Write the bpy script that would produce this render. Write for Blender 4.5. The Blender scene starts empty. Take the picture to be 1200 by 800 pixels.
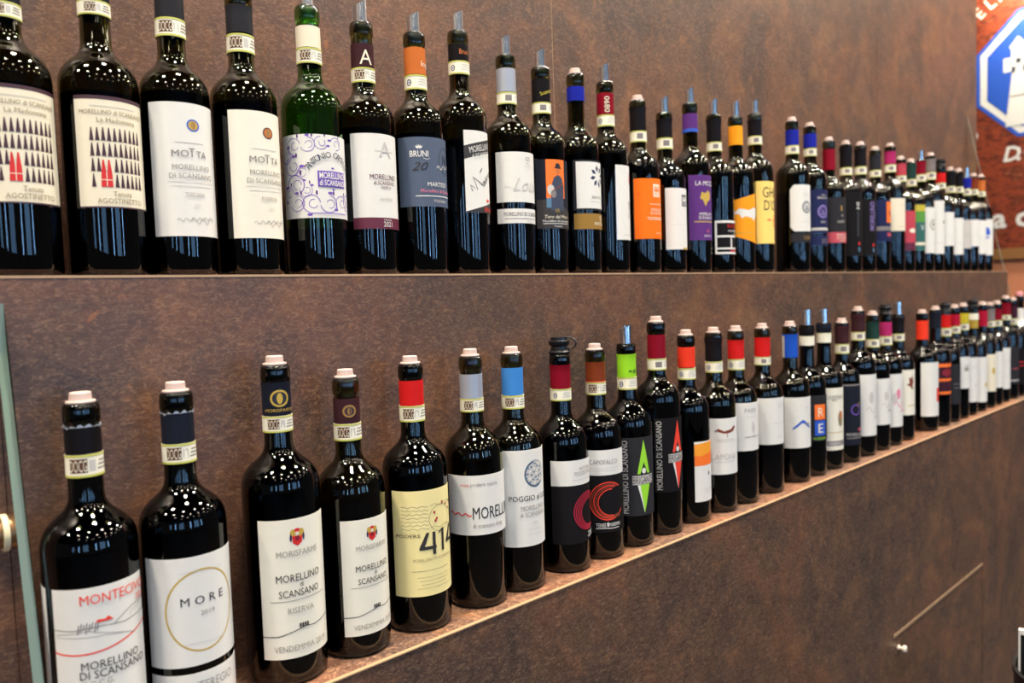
import bpy, bmesh, math, random
from mathutils import Matrix, Vector
R_ = math.radians
rnd = random.Random(7)
scene = bpy.context.scene
COL = scene.collection

# ------------------------------------------------------------------ camera
CZ = 1.42                                   # camera height
cam_d = bpy.data.cameras.new('camera')
cam_d.sensor_fit = 'HORIZONTAL'
cam_d.sensor_width = 36.0
cam_d.lens = 27.0
cam_d.clip_start = 0.02
cam_d.dof.use_dof = True
cam_d.dof.focus_distance = 0.95
cam_d.dof.aperture_fstop = 4.6
cam = bpy.data.objects.new('camera', cam_d)
COL.objects.link(cam)
right = Vector((0.73194021, -0.68052374, -0.03392603))
down = Vector((-0.06331924, -0.01835891, -0.99782445))
fwd = Vector((0.67842038, 0.732496, -0.05652786))
cam.matrix_world = Matrix(((right.x, -down.x, -fwd.x, 0), (right.y, -down.y, -fwd.y, 0),
                           (right.z, -down.z, -fwd.z, CZ), (0, 0, 0, 1)))
scene.camera = cam

# ------------------------------------------------------------------ world, lamps, exposure
scene.view_settings.view_transform = 'Standard'
scene.view_settings.look = 'None'
scene.view_settings.gamma = 1.0
scene.view_settings.use_curve_mapping = False
scene.view_settings.exposure = 0.1
w = bpy.data.worlds.new('hall_air'); scene.world = w; w.use_nodes = True
w.node_tree.nodes['Background'].inputs[0].default_value = (0.9, 0.93, 1.0, 1)
w.node_tree.nodes['Background'].inputs[1].default_value = 0.06

def area_lamp(name, loc, size, power, color, target=None, shape='DISK', size_y=None, spread=180):
    l = bpy.data.lights.new(name, 'AREA'); l.shape = shape; l.size = size
    if size_y: l.size_y = size_y
    l.energy = power; l.color = color; l.spread = R_(spread)
    o = bpy.data.objects.new(name, l); COL.objects.link(o); o.location = loc
    d = (Vector(target) - Vector(loc)) if target else Vector((0, 0, -1))
    o.rotation_euler = d.to_track_quat('-Z', 'Y').to_euler()
    return o

WARM = (1.0, 0.88, 0.73)
for iy, (y, pw) in enumerate(((0.38, 40.0), (-0.65, 11.0), (-1.75, 9.0), (-3.0, 9.0))):
    for ix in range(6):                      # rows of ceiling spots over the tasting counter, strongest by the wall
        area_lamp('ceiling_spot', (-1.9 + ix * 1.2 + (iy % 2) * 0.55, y, 3.32), 0.23, pw * .8, WARM, None, 'DISK', None, 140)
# tall windows on the far side of the hall, cool daylight
for x, wd, z0, z1, pw in ((-9.0, 1.6, 0.9, 3.1, 36), (-5.6, 0.4, 0.9, 3.1, 45), (-3.0, 1.8, 0.9, 3.1, 34), (0.2, 0.3, 0.9, 3.1, 34),
                          (2.2, 1.7, 0.9, 3.1, 40), (4.2, 0.25, 0.9, 3.1, 36)):
    area_lamp('hall_window_light', (x, -6.5, (z0 + z1) / 2), wd, pw, (0.28, 0.57, 1.0), (x, 0, (z0 + z1) / 2), 'RECTANGLE', z1 - z0)
# added lamp brightening the poster top, stands in for the glare there
area_lamp('poster_glare_fill', (4.42, 1.05, 3.08), 0.16, 9, (1.0, 0.90, 0.70), (4.62, 1.1, 2.75), 'DISK', None, 130)

# ------------------------------------------------------------------ materials
def lin(c):
    return tuple(((v / 255) / 12.92 if v / 255 <= 0.04045 else ((v / 255 + 0.055) / 1.055) ** 2.4) for v in c) + (1,)
MATS = {}
def mat(name, rgb=(200, 200, 200), rough=0.5, metal=0.0, spec=0.5, trans=0.0, ior=1.5, coat=0.0, vary=0.06, scale=120):
    if name in MATS: return MATS[name]
    m = bpy.data.materials.new(name); m.use_nodes = True
    nt = m.node_tree; p = nt.nodes['Principled BSDF']
    p.inputs['Base Color'].default_value = lin(rgb)
    p.inputs['Roughness'].default_value = rough
    p.inputs['Metallic'].default_value = metal
    p.inputs['Specular IOR Level'].default_value = spec
    p.inputs['Transmission Weight'].default_value = trans
    p.inputs['IOR'].default_value = ior
    p.inputs['Coat Weight'].default_value = coat
    if vary and not trans:
        tc = nt.nodes.new('ShaderNodeTexCoord'); no = nt.nodes.new('ShaderNodeTexNoise')
        no.inputs['Scale'].default_value = scale; no.inputs['Detail'].default_value = 3
        mr = nt.nodes.new('ShaderNodeMapRange'); mr.inputs['To Min'].default_value = 1 - vary; mr.inputs['To Max'].default_value = 1 + vary * .4
        mx = nt.nodes.new('ShaderNodeMix'); mx.data_type = 'RGBA'; mx.blend_type = 'MULTIPLY'; mx.inputs[0].default_value = 1
        mx.inputs[6].default_value = lin(rgb)
        nt.links.new(tc.outputs['Object'], no.inputs['Vector']); nt.links.new(no.outputs['Fac'], mr.inputs['Value'])
        nt.links.new(mr.outputs['Result'], mx.inputs[7]); nt.links.new(mx.outputs[2], p.inputs['Base Color'])
    MATS[name] = m
    return m

def rust(name, gain=1.0, rough=0.42):
    m = bpy.data.materials.new(name); m.use_nodes = True
    nt = m.node_tree; N = nt.nodes; L = nt.links; p = N['Principled BSDF']
    g = N.new('ShaderNodeNewGeometry')
    def noise(sc, det, ro=0.6, dist=0.0):
        n = N.new('ShaderNodeTexNoise'); n.inputs['Scale'].default_value = sc; n.inputs['Detail'].default_value = det
        n.inputs['Roughness'].default_value = ro; n.inputs['Distortion'].default_value = dist
        L.new(g.outputs['Position'], n.inputs['Vector']); return n
    def ramp(src, stops):
        r = N.new('ShaderNodeValToRGB'); e = r.color_ramp.elements
        while len(e) < len(stops): e.new(0.5)
        for k, (pos, c) in enumerate(stops):
            e[k].position = .5 + (pos - .5) * .68; e[k].color = lin(tuple(min(255, v * gain) for v in c))
        L.new(src.outputs['Fac'], r.inputs['Fac']); return r
    def mix(a, b, fac, mode='MIX'):
        x = N.new('ShaderNodeMix'); x.data_type = 'RGBA'; x.blend_type = mode
        if hasattr(fac, 'outputs'): L.new(fac.outputs[0], x.inputs[0])
        elif isinstance(fac, float): x.inputs[0].default_value = fac
        else: L.new(fac, x.inputs[0])
        L.new(a, x.inputs[6]); L.new(b, x.inputs[7]); return x
    big = ramp(noise(2.6, 5, .58, .9), [(0.32, (52, 45, 43)), (0.43, (96, 68, 52)), (0.51, (110, 72, 50)), (0.60, (138, 82, 46)), (0.70, (78, 58, 48))])
    big2 = ramp(noise(7.5, 6, .62, .7), [(0.33, (46, 38, 37)), (0.47, (98, 70, 56)), (0.57, (116, 76, 52)), (0.68, (158, 106, 56))])
    mid = ramp(noise(28, 8, .78, .8), [(0.32, (38, 31, 30)), (0.46, (92, 68, 57)), (0.57, (112, 80, 62)), (0.70, (186, 122, 68))])
    st = N.new('ShaderNodeMapping'); st.inputs['Scale'].default_value = (125, 125, 270); L.new(g.outputs['Position'], st.inputs[0])
    fn = noise(1.0, 6, .8, 1.2); L.new(st.outputs[0], fn.inputs['Vector'])
    fine = ramp(fn, [(0.34, (26, 21, 21)), (0.50, (96, 73, 61)), (0.68, (206, 162, 124))])
    a0 = mix(big.outputs[0], big2.outputs[0], 0.42)
    a2 = mix(a0.outputs[2], mid.outputs[0], 0.26)
    b = mix(a2.outputs[2], fine.outputs[0], 0.27)
    # sparse orange rust flecks and dark scars
    fl = noise(34, 4, .6, 1.2)
    fr = N.new('ShaderNodeMapRange'); fr.inputs['From Min'].default_value = .66; fr.inputs['From Max'].default_value = .78; fr.inputs['To Max'].default_value = .55
    L.new(fl.outputs['Fac'], fr.inputs['Value'])
    oc = N.new('ShaderNodeRGB'); oc.outputs[0].default_value = lin((176, 104, 48))
    c = mix(b.outputs[2], oc.outputs[0], fr)
    hs = N.new('ShaderNodeHueSaturation'); hs.inputs['Saturation'].default_value = .95
    L.new(c.outputs[2], hs.inputs['Color']); L.new(hs.outputs[0], p.inputs['Base Color'])
    bm = N.new('ShaderNodeBump'); bm.inputs['Strength'].default_value = 0.12; bm.inputs['Distance'].default_value = 0.002
    L.new(noise(160, 5, .7).outputs['Fac'], bm.inputs['Height']); L.new(bm.outputs[0], p.inputs['Normal'])
    rr = N.new('ShaderNodeMapRange'); rr.inputs['To Min'].default_value = rough - .08; rr.inputs['To Max'].default_value = rough + .1
    L.new(noise(20, 4).outputs['Fac'], rr.inputs['Value']); L.new(rr.outputs[0], p.inputs['Roughness'])
    MATS[name] = m
    return m

RUST = rust('rust_laminate', .9)
SHELF = rust('lit_rust_shelf_board', 1.22)  # same laminate lightened: overhead light on the shelf tops put into the colour
EDGE = mat('laminate_core_edge', (182, 148, 114), .5)
GLASS = {
    'olive': mat('olive_bottle_glass', (108, 105, 48), 0.0, trans=1.0, ior=1.5),
    'dark': mat('dark_bottle_glass', (44, 46, 22), 0.0, trans=1.0, ior=1.5),
    'green': mat('green_bottle_glass', (112, 166, 70), 0.0, trans=1.0, ior=1.5)}
WINE = mat('red_wine', (10, 3, 4), 0.6, spec=0.0, vary=0)
CORK = mat('pink_white_stopper', (208, 184, 174), .55)
STEEL = mat('polished_foil', (232, 234, 236), .22, 1.0, vary=0)
BLACKP = mat('black_plastic', (18, 18, 20), .35)
C = {  # inks, papers and foils
    'white': (224, 223, 217), 'cream': (230, 222, 198), 'ivory': (232, 228, 212), 'yellow': (238, 224, 160), 'black': (24, 22, 24),
    'ink': (46, 42, 42), 'grey': (150, 146, 140), 'pale': (196, 192, 186), 'olivegrey': (140, 128, 100), 'maroon': (94, 26, 52), 'plum': (62, 30, 44),
    'red': (206, 34, 34), 'brightred': (232, 62, 40), 'crimson': (168, 24, 52), 'darkred': (130, 18, 36), 'orange': (246, 116, 30), 'amber': (246, 158, 36), 'copper': (196, 108, 52),
    'navy': (34, 40, 78), 'blue': (34, 84, 190), 'royal': (32, 40, 150), 'sky': (66, 134, 206), 'slate': (84, 96, 116), 'slatedark': (54, 62, 82),
    'purple': (92, 52, 122), 'violet': (112, 76, 178), 'lilac': (150, 128, 196), 'gold': (192, 160, 66), 'brass': (150, 116, 58), 'brown': (88, 52, 30),
    'chestnut': (124, 56, 30), 'green': (90, 150, 70), 'lime': (150, 214, 46), 'teal': (44, 96, 88), 'pink': (222, 120, 150), 'rose': (186, 70, 84), 'magenta': (170, 44, 100),
    'charcoal': (44, 44, 48), 'darkfoil': (26, 23, 25), 'bluefoil': (30, 33, 44), 'maroonfoil': (62, 36, 40), 'silver': (176, 182, 194), 'band': (238, 234, 214),
    'bandgreen': (196, 196, 92), 'dusty': (128, 120, 118), 'steelblue': (80, 120, 150), 'palegold': (246, 214, 120), 'darkgreen': (36, 62, 56), 'mustard': (190, 176, 50)}
def paper(c): return mat(c + '_paper', C[c], .65, spec=.1, vary=.05)
def ink(c): return mat(c + '_ink', C[c], .55, vary=0)
def foil(c): return mat(c + '_foil', C[c], .34, .35 if c in ('silver', 'gold') else 0.0, spec=.08, vary=.08, scale=60)

# ------------------------------------------------------------------ object helpers
def link(name, me, m=None, parent=None, smooth=False, angle=35):
    for mm in (m if isinstance(m, (list, tuple)) else [m]):
        if mm: me.materials.append(mm)
    if smooth:
        me.polygons.foreach_set('use_smooth', [True] * len(me.polygons))
        me.set_sharp_from_angle(angle=R_(angle))
    o = bpy.data.objects.new(name, me); COL.objects.link(o)
    if parent: o.parent = parent
    return o
def tag(o, label=None, cat=None, group=None, kind=None):
    if label: o['label'] = label
    if cat: o['category'] = cat
    if group: o['group'] = group
    if kind: o['kind'] = kind
    return o
def empty(name, loc=(0, 0, 0)):
    o = bpy.data.objects.new(name, None); o.empty_display_size = .05; COL.objects.link(o); o.location = loc
    return o
def pymesh(name, v, f):
    me = bpy.data.meshes.new(name); me.from_pydata(v, [], f); me.update(); return me
def box_mesh(name, x0, x1, y0, y1, z0, z1, bev=0.0):
    bm = bmesh.new()
    bmesh.ops.create_cube(bm, size=1, matrix=Matrix.Translation(((x0 + x1) / 2, (y0 + y1) / 2, (z0 + z1) / 2)) @ Matrix.Diagonal((x1 - x0, y1 - y0, z1 - z0, 1)))
    if bev: bmesh.ops.bevel(bm, geom=bm.edges[:], offset=bev, segments=2, affect='EDGES')
    me = bpy.data.meshes.new(name); bm.to_mesh(me); bm.free(); return me
def box(name, x0, x1, y0, y1, z0, z1, m, parent=None, bev=0.0):
    return link(name, box_mesh(name, x0, x1, y0, y1, z0, z1, bev), m, parent)
def lathe(name, prof, seg=40, jag=None):
    v, f, rings = [], [], []
    for k, (r, z) in enumerate(prof):
        if r < 1e-6: rings.append([len(v)]); v.append((0, 0, z))
        else:
            rings.append(list(range(len(v), len(v) + seg)))
            for i in range(seg):
                a = 2 * math.pi * i / seg
                dz = jag(i) if jag and k in (len(prof) - 1, len(prof) - 2) else 0
                v.append((r * math.sin(a), -r * math.cos(a), z + dz))
    for A, B in zip(rings, rings[1:]):
        if len(A) == 1 and len(B) == 1: continue
        for i in range(seg):
            j = (i + 1) % seg
            if len(A) == 1: f.append((A[0], B[j], B[i]))
            elif len(B) == 1: f.append((A[i], A[j], B[0]))
            else: f.append((A[i], A[j], B[j], B[i]))
    return pymesh(name, v, f)
def tube(name, pts, r, seg=8):
    bm = bmesh.new(); rings = []
    n = len(pts)
    for i, p in enumerate(pts):
        p = Vector(p); t = (Vector(pts[min(i + 1, n - 1)]) - Vector(pts[max(i - 1, 0)])).normalized()
        q = t.to_track_quat('Z', 'Y')
        rings.append([bm.verts.new(p + q @ Vector((r * math.cos(2 * math.pi * k / seg), r * math.sin(2 * math.pi * k / seg), 0))) for k in range(seg)])
    for A, B in zip(rings, rings[1:]):
        for k in range(seg): bm.faces.new((A[k], A[(k + 1) % seg], B[(k + 1) % seg], B[k]))
    bm.faces.new(rings[0][::-1]); bm.faces.new(rings[-1])
    me = bpy.data.meshes.new(name); bm.to_mesh(me); bm.free(); return me

# ------------------------------------------------------------------ flat print: text and shapes
TXT = {}
def text_geo(s, bold=0.0):
    """flat triangulated outline of a string: verts (x, y), faces, width; cap height = 1"""
    key = (s, bold)
    if key not in TXT:
        cu = bpy.data.curves.new('t', 'FONT'); cu.body = s; cu.size = 1.0; cu.resolution_u = 2; cu.offset = bold
        o = bpy.data.objects.new('t', cu); COL.objects.link(o)
        bpy.context.view_layer.update()
        me = bpy.data.meshes.new_from_object(o.evaluated_get(bpy.context.evaluated_depsgraph_get()))
        vs = [(v.co.x / .69, v.co.y / .69) for v in me.vertices]; fs = [tuple(p.vertices) for p in me.polygons]
        bpy.data.objects.remove(o); bpy.data.curves.remove(cu); bpy.data.meshes.remove(me)
        xs = [p[0] for p in vs] or [0, 1]
        x0, x1 = min(xs), max(xs)
        TXT[key] = ([(x - (x0 + x1) / 2, y) for x, y in vs], fs, max(x1 - x0, .05))
    return TXT[key]
def rot2(x, y, a): return (x * math.cos(a) - y * math.sin(a), x * math.sin(a) + y * math.cos(a))
# every op returns a list of (kind, colour, verts2d, faces)
def T(s, u, v, h, col, w=None, rot=0, shear=0.0, al='c', bold=0.0):
    vs, fs, wd = text_geo(s, bold); sx = (w / wd) if w else h
    off = 0 if al == 'c' else (wd * sx / 2 if al == 'l' else -wd * sx / 2)
    out = []
    for x, y in vs:
        X, Y = x * sx + off + shear * y * h, y * h
        if rot: X, Y = rot2(X, Y - h / 2, R_(rot))
        out.append((u + X, v + Y))
    return [('lettering', col, out, fs)]
def TA(s, u, v, rad, h, col, a0, a1):
    """text along an arc: letters from angle a0 to a1 (degrees, 90 = top)"""
    res = []
    for k, ch in enumerate(s):
        if ch == ' ': continue
        a = a0 + (a1 - a0) * k / max(1, len(s) - 1)
        vs, fs, wd = text_geo(ch)
        o = []
        for x, y in vs:
            X, Y = rot2(x * h * .9, y * h - h / 2, R_(a - 90))
            o.append((u + rad * math.cos(R_(a)) + X, v + rad * math.sin(R_(a)) + Y))
        res.append(('lettering', col, o, fs))
    return res
def Q(u0, v0, u1, v1, col): return [('emblem', col, [(u0, v0), (u1, v0), (u1, v1), (u0, v1)], [(0, 1, 2, 3)])]
def P(pts, col): return [('emblem', col, list(pts), [tuple(range(len(pts)))])]
def E(u, v, ru, rv, col, n=18): return P([(u + ru * math.cos(2 * math.pi * i / n), v + rv * math.sin(2 * math.pi * i / n)) for i in range(n)], col)
def G(u, v, ru, rv, wd, col, a0=0, a1=360, n=24):
    vs, fs = [], []
    for i in range(n + 1):
        a = R_(a0 + (a1 - a0) * i / n); c, s = math.cos(a), math.sin(a)
        vs += [(u + (ru - wd) * c, v + (rv - wd) * s), (u + ru * c, v + rv * s)]
    for i in range(n): fs.append((2 * i, 2 * i + 1, 2 * i + 3, 2 * i + 2))
    return [('emblem', col, vs, fs)]
def S(pts, wd, col):
    """stroke along a polyline"""
    vs, fs = [], []
    for i, p in enumerate(pts):
        a, b = pts[max(i - 1, 0)], pts[min(i + 1, len(pts) - 1)]
        dx, dy = b[0] - a[0], b[1] - a[1]; l = math.hypot(dx, dy) or 1
        nx, ny = -dy / l * wd / 2, dx / l * wd / 2
        vs += [(p[0] - nx, p[1] - ny), (p[0] + nx, p[1] + ny)]
    for i in range(len(pts) - 1): fs.append((2 * i, 2 * i + 2, 2 * i + 3, 2 * i + 1))
    return [('emblem', col, vs, fs)]
def curve(f, n=20): return [f(i / n) for i in range(n + 1)]
def wave(u0, u1, v, amp, cyc, n=30, slope=0): return [(u0 + (u1 - u0) * i / n, v + slope * i / n + amp * math.sin(2 * math.pi * cyc * i / n)) for i in range(n + 1)]
def LINES(u, v, w, rows, gap, col, h=.008):
    out = []
    for i in range(rows): ww = w * (1 - .12 * (i % 3)); out += Q(u - ww / 2, v - i * gap, u + ww / 2, v - i * gap + h, col)
    return out

def wrap_print(ops, parent, R, z0, H, alpha, lift, umax=None, vlo=0.0, vhi=1.0):
    """bend 2-D print (units of the label height) round a cylinder and link one mesh per kind and ink"""
    groups = {}
    for q, (kind, col, vs, fs) in enumerate(ops): groups.setdefault((kind, col, q if (kind == 'lettering' and len(fs) > 60) or (max(x for x, y in vs) - min(x for x, y in vs) > .16 and len(ops) < 90) else -1), []).append((vs, fs))
    for n, ((kind, col, _), parts) in enumerate(groups.items()):
        bm = bmesh.new()
        for vs, fs in parts:
            bv = [bm.verts.new((x * H, y * H, 0)) for x, y in vs]
            for f in fs:
                try: bm.faces.new([bv[i] for i in f])
                except ValueError: pass
        def cut(co, no, clear):
            bmesh.ops.bisect_plane(bm, geom=bm.verts[:] + bm.edges[:] + bm.faces[:], plane_co=co, plane_no=no, clear_outer=clear)
        if umax:
            cut((umax * H, 0, 0), (1, 0, 0), True); cut((-umax * H, 0, 0), (-1, 0, 0), True)
        cut((0, vhi * H, 0), (0, 1, 0), True); cut((0, vlo * H, 0), (0, -1, 0), True)
        if not bm.verts: bm.free(); continue
        big = max((max(v.co.x for v in f.verts) - min(v.co.x for v in f.verts)) for f in bm.faces) if bm.faces else 0
        if big > 0.005:
            xs = [v.co.x for v in bm.verts]; st = 0.0035 * R / .0365; k = math.floor(min(xs) / st) + 1
            while k * st < max(xs):
                cut((k * st, 0, 0), (1, 0, 0), False); k += 1
        r = R + lift + .00003 * (n + (len(groups) if kind == 'lettering' else 0))
        for v in bm.verts:
            a = R_(alpha) + v.co.x / R
            v.co = (r * math.sin(a), -r * math.cos(a), z0 + v.co.y)
        me = bpy.data.meshes.new(kind); bm.to_mesh(me); bm.free()
        link(kind, me, ink(col), parent)

def curved_sheet(name, R, z0, z1, alpha, hw, t0=.00005, t1=.0003, shape=None):
    """a thin paper label bent round the bottle; shape = outline [(a -1..1, v 0..1)] upper and lower edge functions"""
    n = max(6, int(hw / 2.6)); v, f = [], []
    top = shape[0] if shape else (lambda a: 1.0); bot = shape[1] if shape else (lambda a: 0.0)
    for i in range(n + 1):
        q = -1 + 2 * i / n; a = R_(alpha + hw * q); s, c = math.sin(a), math.cos(a)
        zb, zt = z0 + (z1 - z0) * bot(q), z0 + (z1 - z0) * top(q)
        for r in (R + t1, R + t0):
            for z in (zb, zt): v.append((r * s, -r * c, z))
    for i in range(n):
        k = 4 * i
        f += [(k, k + 4, k + 5, k + 1), (k + 2, k + 3, k + 7, k + 6), (k + 1, k + 5, k + 7, k + 3), (k, k + 2, k + 6, k + 4)]
    f += [(0, 1, 3, 2), (4 * n, 4 * n + 2, 4 * n + 3, 4 * n + 1)]
    return pymesh(name, v, f)

# ------------------------------------------------------------------ the place
def structure(o): o['kind'] = 'structure'; return o
FLOORM = mat('grey_carpet', (58, 53, 50), .9, vary=.2, scale=300)
structure(box('floor', -7, 5.2, -7.5, 3.2, -.05, 0, FLOORM))
structure(box('ceiling', -7, 5.2, -7.5, 3.2, 3.4, 3.45, mat('dark_ceiling', (60, 56, 54), .9)))
wb = structure(box('wall_back', -1.3, 3.21, .931, 1.02, 0, 3.4, EDGE))
xs = [-1.3, -.38, .97, 2.32, 3.215]
for a, b in zip(xs, xs[1:]):
    box('panel', a + .0012, b - .0012, .92, .9305, 0, 3.399, RUST, wb)
for k in (1, 2, 3):
    box('joint_strip', xs[k] - .0011, xs[k] + .0011, .9208, .9309, .001, 3.398, EDGE, wb)
wr = structure(box('wall_right', 4.62, 4.72, .42, 3.2, 0, 3.4, mat('salmon_wall_paint', (214, 138, 98), .7)))

US, LS = CZ + .034, CZ - .383                # shelf tops
ct = tag(empty('display_counter', (1.6, .8, 0)), 'low rust-brown display counter carrying the front row of bottles', 'counter')
rs = tag(empty('display_riser', (1.6, .8, 0)), 'raised rust-brown shelf box carrying the back row of bottles', 'shelf')
def cpart(name, x0, x1, y0, y1, z0, z1, m, parent=ct, bev=0.0):
    o = box(name, x0 - 1.6, x1 - 1.6, y0 - .8, y1 - .8, z0, z1, m, parent, bev); return o
XA, XB = -.40, 3.0985
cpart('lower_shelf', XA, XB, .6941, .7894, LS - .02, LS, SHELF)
cpart('edge_strip', XA, XB, .6890, .6940, LS - .0012, LS + .0003, EDGE)
cpart('end_panel', XA, XA + .02, .6945, .7894, 0, LS - .0203, RUST)
cpart('end_panel', XB - .02, XB, .6945, .7894, 0, LS - .0203, RUST)
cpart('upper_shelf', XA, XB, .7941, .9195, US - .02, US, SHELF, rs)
cpart('riser_panel', XA, XB, .79, .794, 0, US, RUST, rs)
cpart('edge_strip', XA, XB, .7896, .7940, US - .0020, US + .0003, EDGE, rs)
cpart('end_panel', XA, XA + .02, .7941, .9195, 0, US - .0203, RUST, rs)
cpart('end_panel', XB - .02, XB, .7941, .9195, 0, US - .0203, RUST, rs)
HX0, HX1, HZ = 1.812, 2.468, CZ - .814
cpart('front_panel', XA, HX0, .69, .694, .0, LS - .0012, RUST)
cpart('front_panel', HX1 - .0008, XB, .69, .694, .0, LS - .0012, RUST)
cpart('front_panel', HX0, HX1 - .0008, .69, .694, HZ + .004, LS - .0012, RUST)
hatch = cpart('access_hatch', HX0 + .003, HX1 - .003, .691, .709, .0, HZ - .004, RUST)
cpart('hatch_edge', HX0 + .002, HX1 - .002, .6895, .7095, HZ - .0036, HZ + .0036, EDGE, hatch)
kb = lathe('knob', [(0, -.004), (.009, -.004), (.009, .0), (.005, .004), (.005, .010), (.0105, .013), (.012, .018), (.009, .023), (0, .0245)], 24)
kb.transform(Matrix.Translation((1.845 - 1.6, .690 - .8, CZ - .85)) @ Matrix.Scale(.72, 4) @ Matrix.Rotation(R_(90), 4, 'X'))
link('knob', kb, mat('white_knob', (226, 214, 200), .3), hatch, True)

# ---- tempered glass end panes with a slanting front edge
GP = bpy.data.materials.new('clear_pane_glass'); GP.use_nodes = True      # thin clear sheet: tinted transmission plus Fresnel gloss
_n, _l = GP.node_tree.nodes, GP.node_tree.links; _n.remove(_n['Principled BSDF'])
_t = _n.new('ShaderNodeBsdfTransparent'); _t.inputs[0].default_value = (.93, .97, .945, 1)
_g = _n.new('ShaderNodeBsdfGlossy'); _g.inputs['Roughness'].default_value = .02
_f = _n.new('ShaderNodeFresnel'); _f.inputs[0].default_value = 1.45
_m = _n.new('ShaderNodeMixShader'); _l.new(_f.outputs[0], _m.inputs[0]); _l.new(_t.outputs[0], _m.inputs[1]); _l.new(_g.outputs[0], _m.inputs[2])
_l.new(_m.outputs[0], _n['Material Output'].inputs[0])
GE = mat('green_pane_edge', (168, 192, 172), 0.15, trans=.6, ior=1.45)
def pane(x0, label, standoff, zb, zt, yb):
    root = tag(empty('glass_pane', (x0, .8, LS - .1)), label, 'glass pane')
    yz = []
    fy = lambda z: .80 + .21 * (z - CZ - .03)
    poly = [(fy(zb), zb), (yb, zb), (yb, zt), (fy(zt), zt)]
    v = [(dx, y - .8, z - LS + .1) for dx in (0, .0078) for y, z in poly]
    f = [(0, 1, 2, 3), (7, 6, 5, 4), (0, 3, 7, 4), (1, 0, 4, 5), (2, 1, 5, 6), (3, 2, 6, 7)]
    me = pymesh('sheet', v, f); me.materials.append(GP); me.materials.append(GE)
    me.polygons.foreach_set('material_index', [0, 0, 1, 1, 1, 1])
    bm = bmesh.new(); bm.from_mesh(me); bmesh.ops.recalc_face_normals(bm, faces=bm.faces[:]); bm.to_mesh(me); bm.free()
    link('sheet', me, None, root)
    if standoff:
        me = lathe('standoff', [(0, -.001), (.0150, -.001), (.0150, .003), (.0125, .004), (.0125, .020), (.011, .0225), (0, .023)], 28)
        me.transform(Matrix.Translation((-.0005, .7715 - .8, CZ - .185 - LS + .1)) @ Matrix.Rotation(R_(-90), 4, 'Y'))
        s = link('standoff', me, mat('brass_standoff', (122, 92, 60), .35, .6), root, True)
        me = lathe('washer', [(.0128, .0035), (.0158, .0035), (.0158, .008), (.0128, .008)], 28)
        me.transform(Matrix.Translation((-.0005, .7715 - .8, CZ - .185 - LS + .1)) @ Matrix.Rotation(R_(-90), 4, 'Y'))
        link('washer', me, mat('cream_washer', (222, 210, 170), .5), s, True)
pane(.1232, 'clear glass end pane with slanting green edge, left end of lower shelf', True, LS + .0012, CZ + .010, .7870)
pane(3.0990, 'clear glass end pane with slanting edge at the far right end', False, CZ - .44, CZ + .585, .9185)

# ---- poster on the end wall (faces -X, reads towards -Y)
def pm(name, rgbs, sc):
    m = bpy.data.materials.new(name); m.use_nodes = True; nt = m.node_tree; p = nt.nodes['Principled BSDF']
    g = nt.nodes.new('ShaderNodeNewGeometry'); mp = nt.nodes.new('ShaderNodeMapping'); mp.inputs['Scale'].default_value = (1, 1, 2.6)
    n = nt.nodes.new('ShaderNodeTexNoise'); n.inputs['Scale'].default_value = sc; n.inputs['Detail'].default_value = 7; n.inputs['Roughness'].default_value = .68
    r = nt.nodes.new('ShaderNodeValToRGB'); e = r.color_ramp.elements
    while len(e) < len(rgbs): e.new(.5)
    for k, c in enumerate(rgbs): e[k].position = .32 + .36 * k / (len(rgbs) - 1); e[k].color = lin(c)
    nt.links.new(g.outputs['Position'], mp.inputs[0]); nt.links.new(mp.outputs[0], n.inputs['Vector']); nt.links.new(n.outputs['Fac'], r.inputs[0])
    nt.links.new(r.outputs[0], p.inputs['Base Color']); p.inputs['Roughness'].default_value = .45
    MATS[name] = m; return m
po = tag(empty('poster', (4.61, 1.0, CZ + .17)), 'large brick-red poster with a white tower in a blue octagon on the end wall', 'poster')
def pprint(name, ops_list, depth0):
    for n, (kind, col, vs, fs) in enumerate(ops_list):
        v = [(-.006 - depth0 - .00003 * n, -x - 1.0, y - .17) for x, y in vs]
        link('letter' if kind == 'lettering' else name, pymesh(kind, v, fs), ink(col), po)
box('board', -.005, .009, -.54, .9, 0, 1.45, pm('red_earth_print', [(44, 18, 14), (104, 42, 26), (150, 66, 38), (78, 30, 20), (176, 96, 60)], 9), po)
box('frame', -.012, .009, -.55, .91, -.056, -.001, mat('bronze_frame', (150, 104, 62), .4), po)
cy, cz, ap = -1.0, 1.05, .318
oct_ = lambda r: [(cy + r / math.cos(R_(22.5)) * math.cos(R_(22.5 + 45 * k)), cz + r / math.cos(R_(22.5)) * math.sin(R_(22.5 + 45 * k))) for k in range(8)]
o_ = P(oct_(ap), 'blue') + P(oct_(ap - .018), 'white')
pprint('octagon', o_, 0)
pprint('octagon', P(oct_(ap - .05), 'blue'), .0012)
tw = P([(cy - .185, .79), (cy + .185, .79), (cy + .155, 1.075), (cy - .155, 1.075)], 'white') + P([(cy - .195, 1.065), (cy + .195, 1.065), (cy + .195, 1.135), (cy - .195, 1.135)], 'white')
tw += P([(cy - .16, 1.13), (cy - .10, 1.13), (cy - .10, 1.185), (cy - .16, 1.185)], 'white') + P([(cy - .172, 1.182), (cy - .088, 1.182), (cy - .13, 1.235)], 'white')
for k in range(7): tw += P([(cy - .16 + k * .05, 1.055), (cy - .145 + k * .05, 1.055), (cy - .139 + k * .05, 1.083), (cy - .158 + k * .05, 1.09)], 'slatedark')
tw += Q(cy - .14, 1.1, cy - .118, 1.125, 'slatedark') + Q(cy - .075, .98, cy - .04, 1.03, 'slatedark') + Q(cy - .165, .935, cy + .165, .942, 'dusty')
pprint('tower', tw, .0018)
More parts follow.
